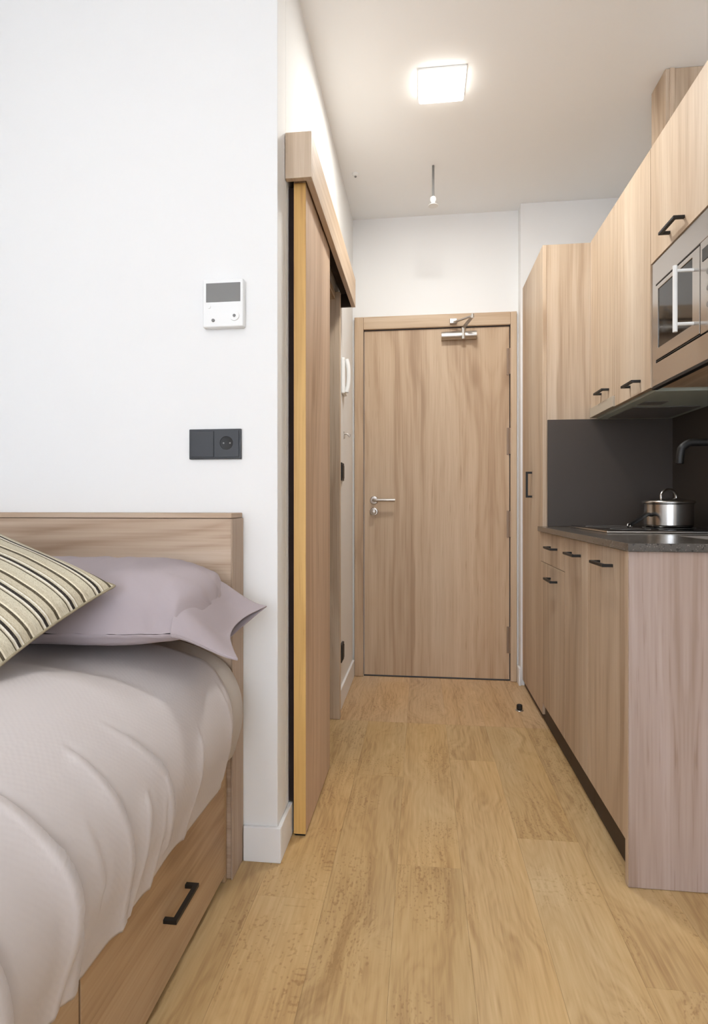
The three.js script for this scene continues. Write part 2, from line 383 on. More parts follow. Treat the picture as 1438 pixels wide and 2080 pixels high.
// ---------------------------------------------------------------- small things on the walls
{
  const z = ZP, t = thing('thermostat', 'white wall thermostat with grey display above the black socket', 'thermostat', [-0.564, 1.59, z]);
  part(t, 'casing', bx(-0.624, -0.504, 1.527, 1.664, z + 0.0002, z + 0.024, { r: 0.004, seg: 3 }), M.white);
  part(t, 'display', bx(-0.613, -0.512, 1.598, 1.652, z + 0.0235, z + 0.0255, { r: 0.0008 }), M.grey);
  part(t, 'button', cyl(0.005, 0.0045, [-0.592, 1.546, z + 0.0238], [-0.592, 1.546, z + 0.0262], 20), M.grey);
  part(t, 'button', cyl(0.005, 0.0045, [-0.604, 1.585, z + 0.0238], [-0.604, 1.585, z + 0.0258], 20), M.white);
  const k = part(t, 'dial', cyl(0.014, 0.0135, [-0.529, 1.557, z + 0.0238], [-0.529, 1.557, z + 0.0275], 32), M.white);
  part(k, 'dial_centre', cyl(0.0045, 0.004, [-0.529, 1.557, z + 0.0276], [-0.529, 1.557, z + 0.0285], 20), M.grey);
}
{
  const z = ZP, s = thing('power_socket', 'black double wall plate with round power socket above the headboard', 'power socket', [-0.593, 1.2, z]);
  part(s, 'frame', bx(-0.67, -0.515, 1.151, 1.238, z + 0.0002, z + 0.009, { r: 0.002, seg: 2 }), M.darkGrey);
  part(s, 'blank_plate', bx(-0.664, -0.5955, 1.157, 1.232, z + 0.0088, z + 0.0115, { r: 0.0012 }), M.darkGrey);
  const ev = new Evaluator(); ev.useGroups = false; ev.attributes = ['position', 'normal', 'uv'];
  const a = new Brush(bx(-0.5935, -0.521, 1.157, 1.232, z + 0.0088, z + 0.0125, { r: 0 })), b = new Brush(cyl(0.0195, 0.0195, [-0.557, 1.197, z - 0.01], [-0.557, 1.197, z + 0.03], 40));
  a.updateMatrixWorld(); b.updateMatrixWorld();
  const pl = part(s, 'socket_plate', ev.evaluate(a, b, SUBTRACTION).geometry, M.darkGrey);
  part(pl, 'socket_cup', lathe([[0, 0.0092], [0.0193, 0.0092], [0.0195, 0.0122]], 0, 0, 0, 40).rotateX(Math.PI / 2).translate(-0.557, 1.197, z), M.black);
  for (const dx of [-0.0095, 0.0095]) part(pl, 'pin_hole', cyl(0.0026, 0.0026, [-0.557 + dx, 1.197, z + 0.0093], [-0.557 + dx, 1.197, z + 0.0098], 14), M.grey);
}
{
  const t = thing('intercom', 'white slim door intercom handset on the corridor wall beside entrance door', 'intercom', [XC, 1.6, -3.0]);
  part(t, 'base', bx(XC + 0.0003, XC + 0.018, 1.59, 1.775, -3.0, -2.905, { r: 0.006, seg: 3 }), M.white);
  part(t, 'handset', tube([[XC + 0.024, 1.6, -2.935], [XC + 0.032, 1.64, -2.935], [XC + 0.034, 1.685, -2.935], [XC + 0.032, 1.73, -2.935], [XC + 0.024, 1.77, -2.935]], 0.011, 30, 12), M.white);
}
{
  const t = thing('key_hook', 'small metal hook on the corridor wall just below the intercom', 'hook', [XC, 1.385, -3.0]);
  part(t, 'plate', bx(XC + 0.0003, XC + 0.005, 1.37, 1.405, -3.012, -2.988, { r: 0.001 }), M.satin);
  part(t, 'hook', tube([[XC + 0.004, 1.395, -3.0], [XC + 0.022, 1.39, -3.0], [XC + 0.03, 1.378, -3.0], [XC + 0.034, 1.392, -3.0]], 0.004, 20, 8), M.satin);
}
for (const [y, what] of [[1.187, 'black light switch plate on the corridor wall at handle height beside the sliding door opening'], [0.27, 'black socket plate low on the corridor wall near the baseboard']]) {
  const t = thing('wall_switch', what, 'switch', [XC, y, -2.89]);
  part(t, 'plate', bx(XC + 0.0003, XC + 0.011, y - 0.045, y + 0.045, -2.935, -2.845, { r: 0.002, seg: 2 }), M.blackPlastic);
  part(t, 'rocker', bx(XC + 0.0108, XC + 0.014, y - 0.033, y + 0.033, -2.923, -2.857, { r: 0.001 }), M.blackPlastic);
}

// ---------------------------------------------------------------- ceiling lamps and fittings
function ceilingLamp(x, z, w, d, lamp, label) {
  const t = thing('ceiling_lamp', label, 'lamp', [x, CEIL, z]);
  part(t, 'frame', bx(x - w / 2 - 0.004, x + w / 2 + 0.004, CEIL - 0.008, CEIL - 0.0005, z - d / 2 - 0.004, z + d / 2 + 0.004, { r: 0.002 }), M.white);
  part(t, 'diffuser', bx(x - w / 2, x + w / 2, CEIL - 0.032, CEIL - 0.0082, z - d / 2, z + d / 2, { r: 0.008, seg: 3 }), M.opal);
  const l = new THREE.RectAreaLight(lamp.color, lamp.intensity, w, d);
  l.position.set(0, -0.036, 0); l.rotation.x = -Math.PI / 2; l.name = 'lamp_light';
  t.add(l);
}
ceilingLamp(0.079, -2.33, 0.182, 0.158, LAMP_CORRIDOR, 'lit square ceiling lamp above the kitchen corridor');
ceilingLamp(-0.75, -0.2, 0.3, 0.3, LAMP_BEDROOM, 'lit square ceiling lamp above the middle of the bed');
ceilingLamp(-0.75, 1.5, 0.3, 0.3, LAMP_BEDROOM, 'lit square ceiling lamp near the balcony window');
{
  const x = 0.056, z = -2.9, t = thing('ceiling_sprinkler', 'thin white sprinkler rod hanging from corridor ceiling before the entrance door', 'sprinkler', [x, CEIL, z]);
  part(t, 'rod', cyl(0.006, 0.006, [x, CEIL - 0.0005, z], [x, 2.56, z], 14), M.grey);
  part(t, 'head', lathe([[0.006, 0.0], [0.014, -0.006], [0.016, -0.018], [0.01, -0.03], [0.007, -0.045], [0, -0.046]], x, 2.565, z, 24), M.white);
  part(t, 'deflector', lathe([[0, 0.002], [0.024, 0.002], [0.026, 0], [0.024, -0.001], [0, -0.001]], x, 2.518, z, 32), M.white);
}
{
  const t = thing('ceiling_sensor', 'tiny round white sensor button on the ceiling near the corridor wall', 'sensor', [-0.339, CEIL, -2.925]);
  part(t, 'body', lathe([[0, -0.014], [0.012, -0.012], [0.017, -0.006], [0.018, -0.0005]], -0.339, CEIL, -2.925, 24), M.white);
  part(t, 'lens', new THREE.SphereGeometry(0.006, 16, 10).translate(-0.339, CEIL - 0.014, -2.925), M.grey);
}

// ---------------------------------------------------------------- kitchen: floor units
const KF = 0.552;   // front plane of the base doors
function baseUnit(z0, z1, doors, label) {
  const t = thing('base_cabinet', label, 'cabinet', [0.85, 0, (z0 + z1) / 2]);
  part(t, 'side_panel', bx(0.572, 1.145, 0.1, 0.894, z0 + 0.0005, z0 + 0.016), M.oak);
  part(t, 'side_panel', bx(0.572, 1.145, 0.1, 0.894, z1 - 0.016, z1 - 0.0005), M.oak);
  part(t, 'bottom_panel', bx(0.572, 1.145, 0.1, 0.116, z0 + 0.0165, z1 - 0.0165), M.oak);
  part(t, 'plinth', bx(0.575, 0.59, 0.001, 0.0995, z0 + 0.0002, z1 - 0.0002, { grain: 'z' }), M.plinth, 'dark recessed plinth');
  for (const [name, y0, y1, hy, hz] of doors) {
    const d = part(t, name, bx(KF, 0.5705, y0, y1, z0 + 0.0012, z1 - 0.0012), M.oakB);
    part(d, 'handle', pullHandle(KF, hy, hz, [0, 0, -1], [-1, 0, 0], 0.13, 0.03), M.black);
  }
}
baseUnit(-2.779, -2.31, [['drawer', 0.758, 0.893, 0.835, -2.5], ['door', 0.106, 0.7555, 0.7, -2.5]], 'wooden base cabinet with drawer over door next to tall cupboard');
baseUnit(-2.309, -2.0, [['door', 0.106, 0.893, 0.84, -2.15]], 'narrow wooden base cabinet, the middle one of three under the countertop');
baseUnit(-1.999, -1.622, [['door', 0.106, 0.893, 0.842, -1.81]], 'wooden base cabinet beside the pale end panel, nearest the room');
{
  const e = thing('end_panel', 'pale pinkish wood end panel closing the kitchen run down to the floor', 'panel', [0.85, 0, -1.61]);
  part(e, 'panel', bx(0.546, 1.147, 0.001, 0.8955, -1.6215, -1.6, { r: 0.002, ou: 0.31, ov: 0.2 }), M.oakPale);
  part(e, 'edge_strip', bx(0.5445, 0.5459, 0.002, 0.895, -1.621, -1.6005, { r: 0.0004 }), M.oak);
}
{
  const c = thing('countertop', 'speckled grey stone countertop running from tall cupboard to end panel', 'countertop', [0.85, 0.896, -2.19]);
  const s = new THREE.Shape([[0.54, 1.586], [1.145, 1.586], [1.145, 2.779], [0.54, 2.779]].map(([x, y]) => new THREE.Vector2(x, y)));
  s.holes.push(new THREE.Path([[0.83, 1.645], [0.83, 1.975], [1.06, 1.975], [1.06, 1.645]].map(([x, y]) => new THREE.Vector2(x, y))));
  const g = new THREE.ExtrudeGeometry(s, { depth: 0.019, bevelEnabled: true, bevelThickness: 0.0015, bevelSize: 0.0015, bevelOffset: -0.0015, bevelSegments: 2 });
  g.rotateX(-Math.PI / 2).translate(0, 0.8975, 0);
  part(c, 'slab', boxUV(g, 'z'), M.stone);
}
{
  const s = thing('sink', 'stainless steel inset sink at the near end of the countertop', 'sink', [0.945, 0.75, -1.81]);
  const a = [0.8305, 1.0595, -1.9745, -1.6455], b = 0.76;
  part(s, 'basin_wall', bx(a[0], a[0] + 0.003, b, 0.9185, a[2], a[3], { r: 0.001 }), M.satin);
  part(s, 'basin_wall', bx(a[1] - 0.003, a[1], b, 0.9185, a[2], a[3], { r: 0.001 }), M.satin);
  part(s, 'basin_wall', bx(a[0] + 0.003, a[1] - 0.003, b, 0.9185, a[2], a[2] + 0.003, { r: 0.001 }), M.satin);
  part(s, 'basin_wall', bx(a[0] + 0.003, a[1] - 0.003, b, 0.9185, a[3] - 0.003, a[3], { r: 0.001 }), M.satin);
  part(s, 'basin_floor', bx(a[0] + 0.003, a[1] - 0.003, b, b + 0.003, a[2] + 0.003, a[3] - 0.003, { r: 0.001 }), M.satin);
}
{
  const t = thing('kitchen_tap', 'matt black kitchen tap with long bent spout over the countertop', 'tap', [1.095, 0.918, -1.99]);
  const x = 1.095, z = -1.99;
  part(t, 'base', lathe([[0, 0.03], [0.02, 0.03], [0.024, 0.026], [0.027, 0.002], [0.027, 0]], x, 0.9185, z, 28), M.black);
  part(t, 'spout', tube([[x, 0.94, z], [x, 1.1, z], [x, 1.19, z], [x - 0.022, 1.219, z], [x - 0.07, 1.223, z], [0.9, 1.223, z], [0.868, 1.222, z], [0.845, 1.205, z], [0.84, 1.18, z], [0.838, 1.155, z]], 0.0125, 70, 14, false, 0.25), M.black);
  part(t, 'lever', tube([[x, 0.99, z + 0.02], [x, 1.0, z + 0.05], [x, 1.03, z + 0.09]], 0.007, 16, 10), M.black);
}
{
  const b = thing('backsplash', 'dark grey splashback behind the hob and on the tall cupboard side', 'backsplash', [1.1, 0.918, -2.2]);
  part(b, 'back_panel', bx(1.1345, 1.1465, 0.9188, 1.4165, -2.7655, -1.601, { r: 0.001 }), M.splash);
  part(b, 'side_panel', bx(0.584, 1.1465, 0.9188, 1.4165, -2.7785, -2.766, { r: 0.001 }), M.splash);
}
{
  const t = thing('tall_cabinet', 'tall wooden larder cupboard beside the entrance door with one black handle', 'cabinet', [0.85, 0, -3.05]);
  part(t, 'near_side', bx(0.583, 1.147, 0.0305, 2.24, -2.7975, -2.7795), M.oakB);
  part(t, 'far_side', bx(0.583, 1.147, 0.0305, 2.24, -3.321, -3.303), M.oak);
  part(t, 'top_panel', bx(0.583, 1.147, 2.222, 2.24, -3.3025, -2.798), M.oak);
  part(t, 'plinth', bx(0.575, 0.59, 0.001, 0.03, -3.3205, -2.78), M.plinth, 'dark low plinth');
  const d = part(t, 'door', bx(0.5635, 0.5825, 0.034, 2.24, -3.3205, -2.7795), M.oak);
  part(d, 'handle', pullHandle(0.5635, 1.123, -3.045, [0, 1, 0], [-1, 0, 0], 0.132, 0.03), M.black);
}

// ---------------------------------------------------------------- kitchen: wall units
const UF = 0.78;
function wallUnit(z0, z1, y0, y1, doorY0, handleY, handleZ, label, handleLen = 0.11) {
  const t = thing('wall_cabinet', label, 'cabinet', [0.97, y0, (z0 + z1) / 2]);
  part(t, 'side_panel', bx(0.8, 1.146, y0, y1, z0 + 0.0005, z0 + 0.017), M.oak);
  part(t, 'side_panel', bx(0.8, 1.146, y0, y1, z1 - 0.017, z1 - 0.0005), M.oak);
  part(t, 'bottom_panel', bx(0.8, 1.146, y0, y0 + 0.016, z0 + 0.0175, z1 - 0.0175, { grain: 'z' }), M.oak);
  part(t, 'top_panel', bx(0.8, 1.146, y1 - 0.016, y1, z0 + 0.0175, z1 - 0.0175, { grain: 'z' }), M.oak);
  const d = part(t, 'door', bx(UF, 0.7985, doorY0, y1, z0 + 0.0012, z1 - 0.0012), M.oak);
  part(d, 'handle', pullHandle(UF, handleY, handleZ, [0, 0, -1], [-1, 0, 0], handleLen, 0.032), M.black);
  return t;
}
wallUnit(-2.7785, -2.445, 1.435, 2.243, 1.466, 1.504, -2.57, 'wooden wall cabinet touching the tall cupboard, above the hood strip');
wallUnit(-2.444, -2.076, 1.435, 2.243, 1.421, 1.464, -2.22, 'wooden wall cabinet between the microwave and the hood strip cabinet');
wallUnit(-2.075, -1.6, 1.842, 2.243, 1.843, 1.882, -1.872, 'wooden wall cabinet directly above the microwave');
{
  const t = thing('microwave_housing', 'wooden housing shelf that holds the built-in microwave under a cabinet', 'cabinet', [0.97, 1.42, -1.84]);
  part(t, 'side_panel', bx(0.803, 1.146, 1.4205, 1.841, -2.0745, -2.058), M.oak);
  part(t, 'side_panel', bx(0.803, 1.146, 1.4205, 1.841, -1.617, -1.6005), M.oak);
  part(t, 'bottom_panel', bx(0.803, 1.146, 1.4205, 1.436, -2.0575, -1.6175, { grain: 'z' }), M.oak);
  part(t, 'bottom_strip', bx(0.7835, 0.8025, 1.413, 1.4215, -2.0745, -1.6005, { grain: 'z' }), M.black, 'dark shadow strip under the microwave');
  const m = thing('microwave', 'built-in stainless steel microwave with dark window and white bar handle', 'microwave', [0.95, 1.44, -1.84]);
  part(m, 'body', bx(0.8, 1.1, 1.4365, 1.8, -2.055, -1.62, { r: 0.002 }), M.grey);
  part(m, 'trim_frame', frameX(0.784, 0.7995, 1.4225, 1.8405, -2.0735, -1.6015, 1.497, 1.762, -2.041, -1.6215), M.brushed);
  const d = part(m, 'door', frameX(0.781, 0.799, 1.505, 1.754, -2.036, -1.728, 1.543, 1.739, -2.017, -1.772), M.brushed);
  part(d, 'window', bx(0.7835, 0.7965, 1.5435, 1.7385, -2.0165, -1.7725, { r: 0.001 }), M.darkGlass);
  part(d, 'door_handle', cyl(0.0065, 0.0065, [0.731, 1.5215, -1.765], [0.731, 1.7146, -1.765], 18), M.white, 'white vertical bar handle');
  for (const y of [1.545, 1.7]) part(d, 'handle_standoff', cyl(0.005, 0.005, [0.735, y, -1.765], [0.782, y, -1.765], 14), M.white);
  for (const y of [1.4985, 1.7565]) part(m, 'door_gap_strip', bx(0.782, 0.7995, y, y + 0.004, -2.036, -1.728, { r: 0.0005 }), M.black, 'black strip drawn for the dark gap along the microwave door');  // black strips stand in for the shade in the door gaps
  const c = part(m, 'control_panel', bx(0.781, 0.7985, 1.5, 1.759, -1.724, -1.6245, { r: 0.002 }), M.brushed);
  part(c, 'screen', bx(0.7795, 0.7808, 1.7, 1.735, -1.71, -1.64, { r: 0.0005 }), M.darkGlass);
  for (let k = 0; k < 3; k++) part(c, 'button', cyl(0.008, 0.0075, [0.7812, 1.66 - k * 0.045, -1.674], [0.778, 1.66 - k * 0.045, -1.674], 20), M.grey);
}
// rectangular frame lying in the plane x = const, with an opening
function frameX(x0, x1, y0, y1, z0, z1, oy0, oy1, oz0, oz1) {
  const s = new THREE.Shape([[-z1, y0], [-z0, y0], [-z0, y1], [-z1, y1]].map(([a, b]) => new THREE.Vector2(a, b)));
  s.holes.push(new THREE.Path([[-oz1, oy0], [-oz1, oy1], [-oz0, oy1], [-oz0, oy0]].map(([a, b]) => new THREE.Vector2(a, b))));
  const b = 0.001, g = new THREE.ExtrudeGeometry(s, { depth: x1 - x0 - 2 * b, bevelEnabled: true, bevelThickness: b, bevelSize: b, bevelOffset: -b, bevelSegments: 1 });
  g.rotateY(Math.PI / 2).translate(x0 + b, 0, 0);
  return boxUV(g, 'y');
}
{
  const h = thing('range_hood', 'slim grey extractor hood built in under the wall cabinets above the hob', 'hood', [0.97, 1.405, -2.43]);
  part(h, 'hood_body', bx(0.803, 1.133, 1.413, 1.434, -2.764, -2.098, { r: 0.002 }), M.hood);
  part(h, 'front_strip', bx(0.772, 0.7985, 1.4205, 1.4645, -2.764, -2.447, { r: 0.002, grain: 'z' }), M.hoodStrip, 'grey-beige pull-out front strip');
  const l = part(h, 'lamp_lens', bx(0.84, 0.93, 1.4105, 1.4128, -2.37, -2.3, { r: 0.001 }), M.grey);
  part(h, 'grease_filter', bx(0.84, 1.1, 1.4095, 1.4128, -2.72, -2.42, { r: 0.001 }), M.grey);
}
{
  const d = thing('duct_cover', 'wooden boxed duct rising from the wall cabinets to the ceiling', 'duct cover', [1.05, 2.244, -2.43]);
  part(d, 'front_board', bx(0.943, 0.961, 2.2445, CEIL - 0.001, -2.5, -2.362), M.oakB);
  part(d, 'side_board', bx(0.9615, 1.147, 2.2445, CEIL - 0.001, -2.38, -2.362), M.oakB);
  part(d, 'side_board', bx(0.9615, 1.147, 2.2445, CEIL - 0.001, -2.5, -2.482), M.oakB);
  part(d, 'corner_strip', bx(0.958, 0.976, 2.2445, CEIL - 0.001, -2.3618, -2.357), M.oak);
}

// ---------------------------------------------------------------- hob and saucepan
{
  const h = thing('hob', 'black glass hob with bright steel edge set in the stone countertop', 'hob', [0.87, 0.918, -2.4]);
  part(h, 'steel_trim', bx(0.655, 1.1, 0.9188, 0.926, -2.65, -2.135, { r: 0.002, seg: 2 }), M.steel);
  part(h, 'glass', bx(0.66, 1.095, 0.926, 0.9285, -2.645, -2.14, { r: 0.001 }), M.hob);
  for (const [x, z, r] of [[0.78, -2.27, 0.07], [0.78, -2.52, 0.09], [0.978, -2.42, 0.095]]) part(h, 'cooking_zone', lathe([[r - 0.002, 0], [r - 0.002, 0.0004], [r, 0.0004], [r, 0]], x, 0.9286, z, 48), M.grey);
}
{
  const x = 0.978, z = -2.42, y = 0.9292;
  const p = thing('saucepan', 'shiny steel saucepan with lid, loop knob and long black handle', 'saucepan', [x, y, z]);
  part(p, 'pot', lathe([[0, 0], [0.079, 0], [0.086, 0.004], [0.088, 0.012], [0.088, 0.09], [0.091, 0.093], [0.091, 0.096], [0.0865, 0.096], [0.086, 0.012], [0, 0.006]], x, y, z, 64), M.steel);
  const l = part(p, 'lid', lathe([[0.094, 0.0965], [0.095, 0.099], [0.094, 0.104], [0.088, 0.108], [0.08, 0.11], [0.04, 0.117], [0, 0.119]], x, y, z, 64), M.steel);
  part(l, 'lid_knob', tube([[x - 0.036, y + 0.112, z + 0.018], [x - 0.034, y + 0.13, z + 0.016], [x - 0.02, y + 0.147, z + 0.009], [x, y + 0.151, z], [x + 0.02, y + 0.147, z - 0.009], [x + 0.034, y + 0.13, z - 0.016], [x + 0.036, y + 0.112, z - 0.018]], 0.0055, 40, 10), M.steel);
  const h = part(p, 'handle', tube([[0.901, y + 0.05, -2.39], [0.875, y + 0.052, -2.362], [0.83, y + 0.035, -2.314], [0.79, y + 0.02, -2.272], [0.775, y + 0.015, -2.256]], 0.0075, 30, 10), M.black, 'black plastic handle');
  part(h, 'handle_ring', new THREE.TorusGeometry(0.007, 0.0028, 10, 20).rotateY(0.5).translate(0.769, y + 0.0125, -2.25), M.steel);
}

// ---------------------------------------------------------------- bed
{
  const b = thing('bed', 'oak bed base with headboard against the white wall and storage drawers', 'bed', [-1.0, 0, -0.5]);
  const HZ0 = -1.5995, HZ1 = -1.505;
  part(b, 'headboard', bx(-1.4985, -0.515, 0.001, 0.982, HZ0, HZ1 - 0.004, { r: 0.002, grain: 'x' }), M.oakHead);
  part(b, 'headboard_cap', bx(-1.4985, -0.513, 0.983, 0.997, HZ0, HZ1, { r: 0.002, grain: 'x' }), M.oakHead);
  part(b, 'headboard_edge', bx(-0.5148, -0.51, 0.001, 0.982, HZ0, HZ1, { r: 0.001 }), M.oakPost);
  part(b, 'base_box', bx(-1.48, -0.546, 0.03, 0.345, -1.503, 0.5, { r: 0.002, grain: 'z' }), M.shadowGap);  // box coloured dark to put shade into the gaps between drawers
  part(b, 'plinth', bx(-1.46, -0.545, 0.001, 0.0295, -1.503, 0.5, { r: 0.001, grain: 'z' }), M.shadowGap, 'dark recessed plinth');
  part(b, 'corner_post', bx(-0.5455, -0.526, 0.001, 0.355, -1.5025, -1.4905, { r: 0.001 }), M.oakBed);
  for (const [z0, z1, hz] of [[-1.4885, -0.834, -1.178], [-0.829, -0.175, -0.5], [-0.17, 0.5, 0.165]]) {
    const d = part(b, 'drawer', bx(-0.5455, -0.526, 0.024, 0.355, z0, z1, { r: 0.0015, grain: 'z' }), M.oakBed);
    part(d, 'handle', pullHandle(-0.526, 0.166, hz, [0, 0, -1], [1, 0, 0], 0.118, 0.028), M.black);
  }
}
// bed section from the wall side over the top and down the corridor side: [x, y]
const bedProfile = new THREE.CatmullRomCurve3([[-1.475, 0.44], [-1.472, 0.56], [-1.44, 0.65], [-1.36, 0.682], [-1.2, 0.7], [-1.0, 0.706], [-0.82, 0.702], [-0.7, 0.69], [-0.6, 0.665], [-0.535, 0.62], [-0.492, 0.56], [-0.474, 0.5], [-0.474, 0.44], [-0.488, 0.385], [-0.499, 0.345], [-0.503, 0.327]].map(([x, y]) => new THREE.Vector3(x, y, 0)), false, 'centripetal');
const profAt = (() => { const N = 800, pts = bedProfile.getSpacedPoints(N); return (v) => { const t = Math.min(N - 1e-6, Math.max(0, v * N)), i = Math.floor(t), f = t - i; return [pts[i].x + (pts[i + 1].x - pts[i].x) * f, pts[i].y + (pts[i + 1].y - pts[i].y) * f]; }; })();
{
  // mattress under its sheet: the same section drawn in, closed along the underside
  const t = thing('mattress', 'mattress in a grey sheet showing between headboard and bed cover', 'mattress', [-1.0, 0.35, -0.5]);
  const ring = [], NR = 72;
  for (let i = 0; i <= NR; i++) ring.push(profAt(0.04 + 0.96 * i / NR));
  for (let i = 1; i < 12; i++) { const a = ring[NR], b = ring[0]; ring.push([a[0] + (b[0] - a[0]) * i / 12, 0.36]); }
  const pos = [], uv = [], idx = [], C = [-0.975, 0.5], stops = [[-1.5025, 0.93], [-1.499, 0.965], [-1.49, 0.985], [-1.45, 0.998], [-1.41, 0.985], [-1.397, 0.95], [-1.391, 0.85], [-1.3, 0.84], [0.44, 0.84], [0.46, 0.8]];
  stops.forEach(([z, k]) => ring.forEach(([x, y], i) => {
    const kx = 1 - (1 - k) * 0.62, w = z < -1.39 ? 0.006 * (fbm(z * 14, i * 0.2, 71, 2) - 0.5) : 0;
    pos.push(C[0] + (x - C[0]) * (kx + w), Math.max(0.36, C[1] + (y - C[1]) * (k + w) - (z < -1.39 ? 0.006 + 0.022 * sstep(0.58, 0.68, y) : 0)), z); uv.push(i * 0.02, z);
  }));
  const RN = ring.length;
  for (let k = 0; k + 1 < stops.length; k++) for (let i = 0; i < RN; i++) { const a = k * RN + i, b = k * RN + (i + 1) % RN; idx.push(a, b, a + RN, b, b + RN, a + RN); }
  for (const k of [0, stops.length - 1]) { const c = pos.length / 3; pos.push(C[0], C[1], stops[k][0]); uv.push(0, 0); for (let i = 0; i < RN; i++) { const a = k * RN + i, b = k * RN + (i + 1) % RN; k ? idx.push(a, b, c) : idx.push(b, a, c); } }
  const g = new THREE.BufferGeometry();
  g.setAttribute('position', new THREE.Float32BufferAttribute(pos, 3)); g.setAttribute('uv', new THREE.Float32BufferAttribute(uv, 2)); g.setIndex(idx); g.computeVertexNormals();
  part(t, 'mattress_body', g, M.sheet);
}
const folds = [
  { p: [[-0.66, 0.665], [-0.68, 0.632], [-0.715, 0.518], [-0.762, 0.33]], a: 0.0102, w: 0.0065 },
  { p: [[-0.82, 0.64], [-0.828, 0.621], [-0.861, 0.507], [-0.895, 0.33]], a: 0.0088, w: 0.0058 },
  { p: [[-0.92, 0.64], [-0.95, 0.605], [-1.008, 0.525], [-1.04, 0.38]], a: 0.0088, w: 0.0058 },
  { p: [[-0.69, 0.575], [-0.706, 0.553], [-0.72, 0.473], [-0.722, 0.33]], a: 0.0068, w: 0.0058 },
  { p: [[-0.938, 0.53], [-0.934, 0.5], [-0.915, 0.33]], a: 0.0082, w: 0.0065 },
  { p: [[-1.172, 0.55], [-1.169, 0.51], [-1.152, 0.33]], a: 0.0061, w: 0.0058 },
  { p: [[-0.998, 0.5], [-0.992, 0.33]], a: 0.0068, w: 0.0058 },
  { p: [[-0.765, 0.565], [-0.79, 0.46]], a: 0.0041, w: 0.0086 },
  { p: [[-0.55, 0.64], [-0.58, 0.5], [-0.62, 0.34]], a: 0.0095, w: 0.0072 },
  { p: [[-1.33, 0.6], [-1.345, 0.5], [-1.35, 0.36]], a: 0.0054, w: 0.0072 },
];
function foldLift(z, y) {
  let t = 0;
  for (const f of folds) {
    let best = 1, k = 0, side = 0;
    for (let i = 0; i + 1 < f.p.length; i++) {
      const [az, ay] = f.p[i], [bz, by] = f.p[i + 1], dz = bz - az, dy = by - ay;
      const q = Math.max(0, Math.min(1, ((z - az) * dz + (y - ay) * dy) / (dz * dz + dy * dy)));
      const ez = z - az - dz * q, ey = y - ay - dy * q, d = Math.hypot(ez, ey);
      if (d < best) { best = d; k = (i + q) / (f.p.length - 1); side = ez; }
    }
    const grow = sstep(0, 0.6, k), u = best / f.w * Math.sign(side || 1);
    // a crest with a soft near flank and a steep far flank that ends in a trough
    t += f.a * grow * (u > 0 ? 0.7 * Math.exp(-((u / 3.6) ** 2)) + 0.3 * Math.exp(-u * u) : Math.exp(-((u / 0.9) ** 2)) - 0.75 * Math.exp(-(((u + 2) / 1.2) ** 2)));
  }
  return t;
}
{
  const t = thing('bed_cover', 'plain grey-beige bed cover draped in folds over the bed side', 'bed cover', [-1.0, 0.4, -0.4]);
  const Z0 = -1.385, Z1 = 0.48;
  const f = (u, v) => {
    const zz = u < 0.78 ? Z0 + (-0.45 - Z0) * u / 0.78 : -0.45 + (Z1 + 0.45) * (u - 0.78) / 0.22;
    let [x, y] = profAt(v);
    const side = sstep(0.62, 0.8, v);
    let n = 0.004 * (fbm(zz * 4, v * 6, 21, 2) - 0.5);
    const head = 1 - sstep(0, 0.02, u);
    // normal of the section
    const [x2, y2] = profAt(Math.min(1, v + 0.004)), [x1, y1] = profAt(Math.max(0, v - 0.004));
    const L = Math.hypot(x2 - x1, y2 - y1) || 1, nx = -(y2 - y1) / L * -1, ny = (x2 - x1) / L;
    n += side * (foldLift(zz, y) + 0.01 * (fbm(zz * 3.5, y * 3, 31, 2) - 0.5)) - head * 0.006;
    const hem = sstep(0.93, 1, v);
    y -= hem * 0.012 * (fbm(zz * 5, 2, 41, 2) - 0.5) * 2;
    x = x + -(y2 - y1) / L * n; y = y + ny * n;
    // the cover sinks under the pillow end
    y -= 0.024 * sstep(0.6, 0.68, y) * sstep(-1.0, -1.13, zz);
    return new THREE.Vector3(x, y, zz);
  };
  part(t, 'cover', softSheet((u, v) => f(v, u), 260, 480, 0.009, [1.9, 1.87]), M.linen);
}
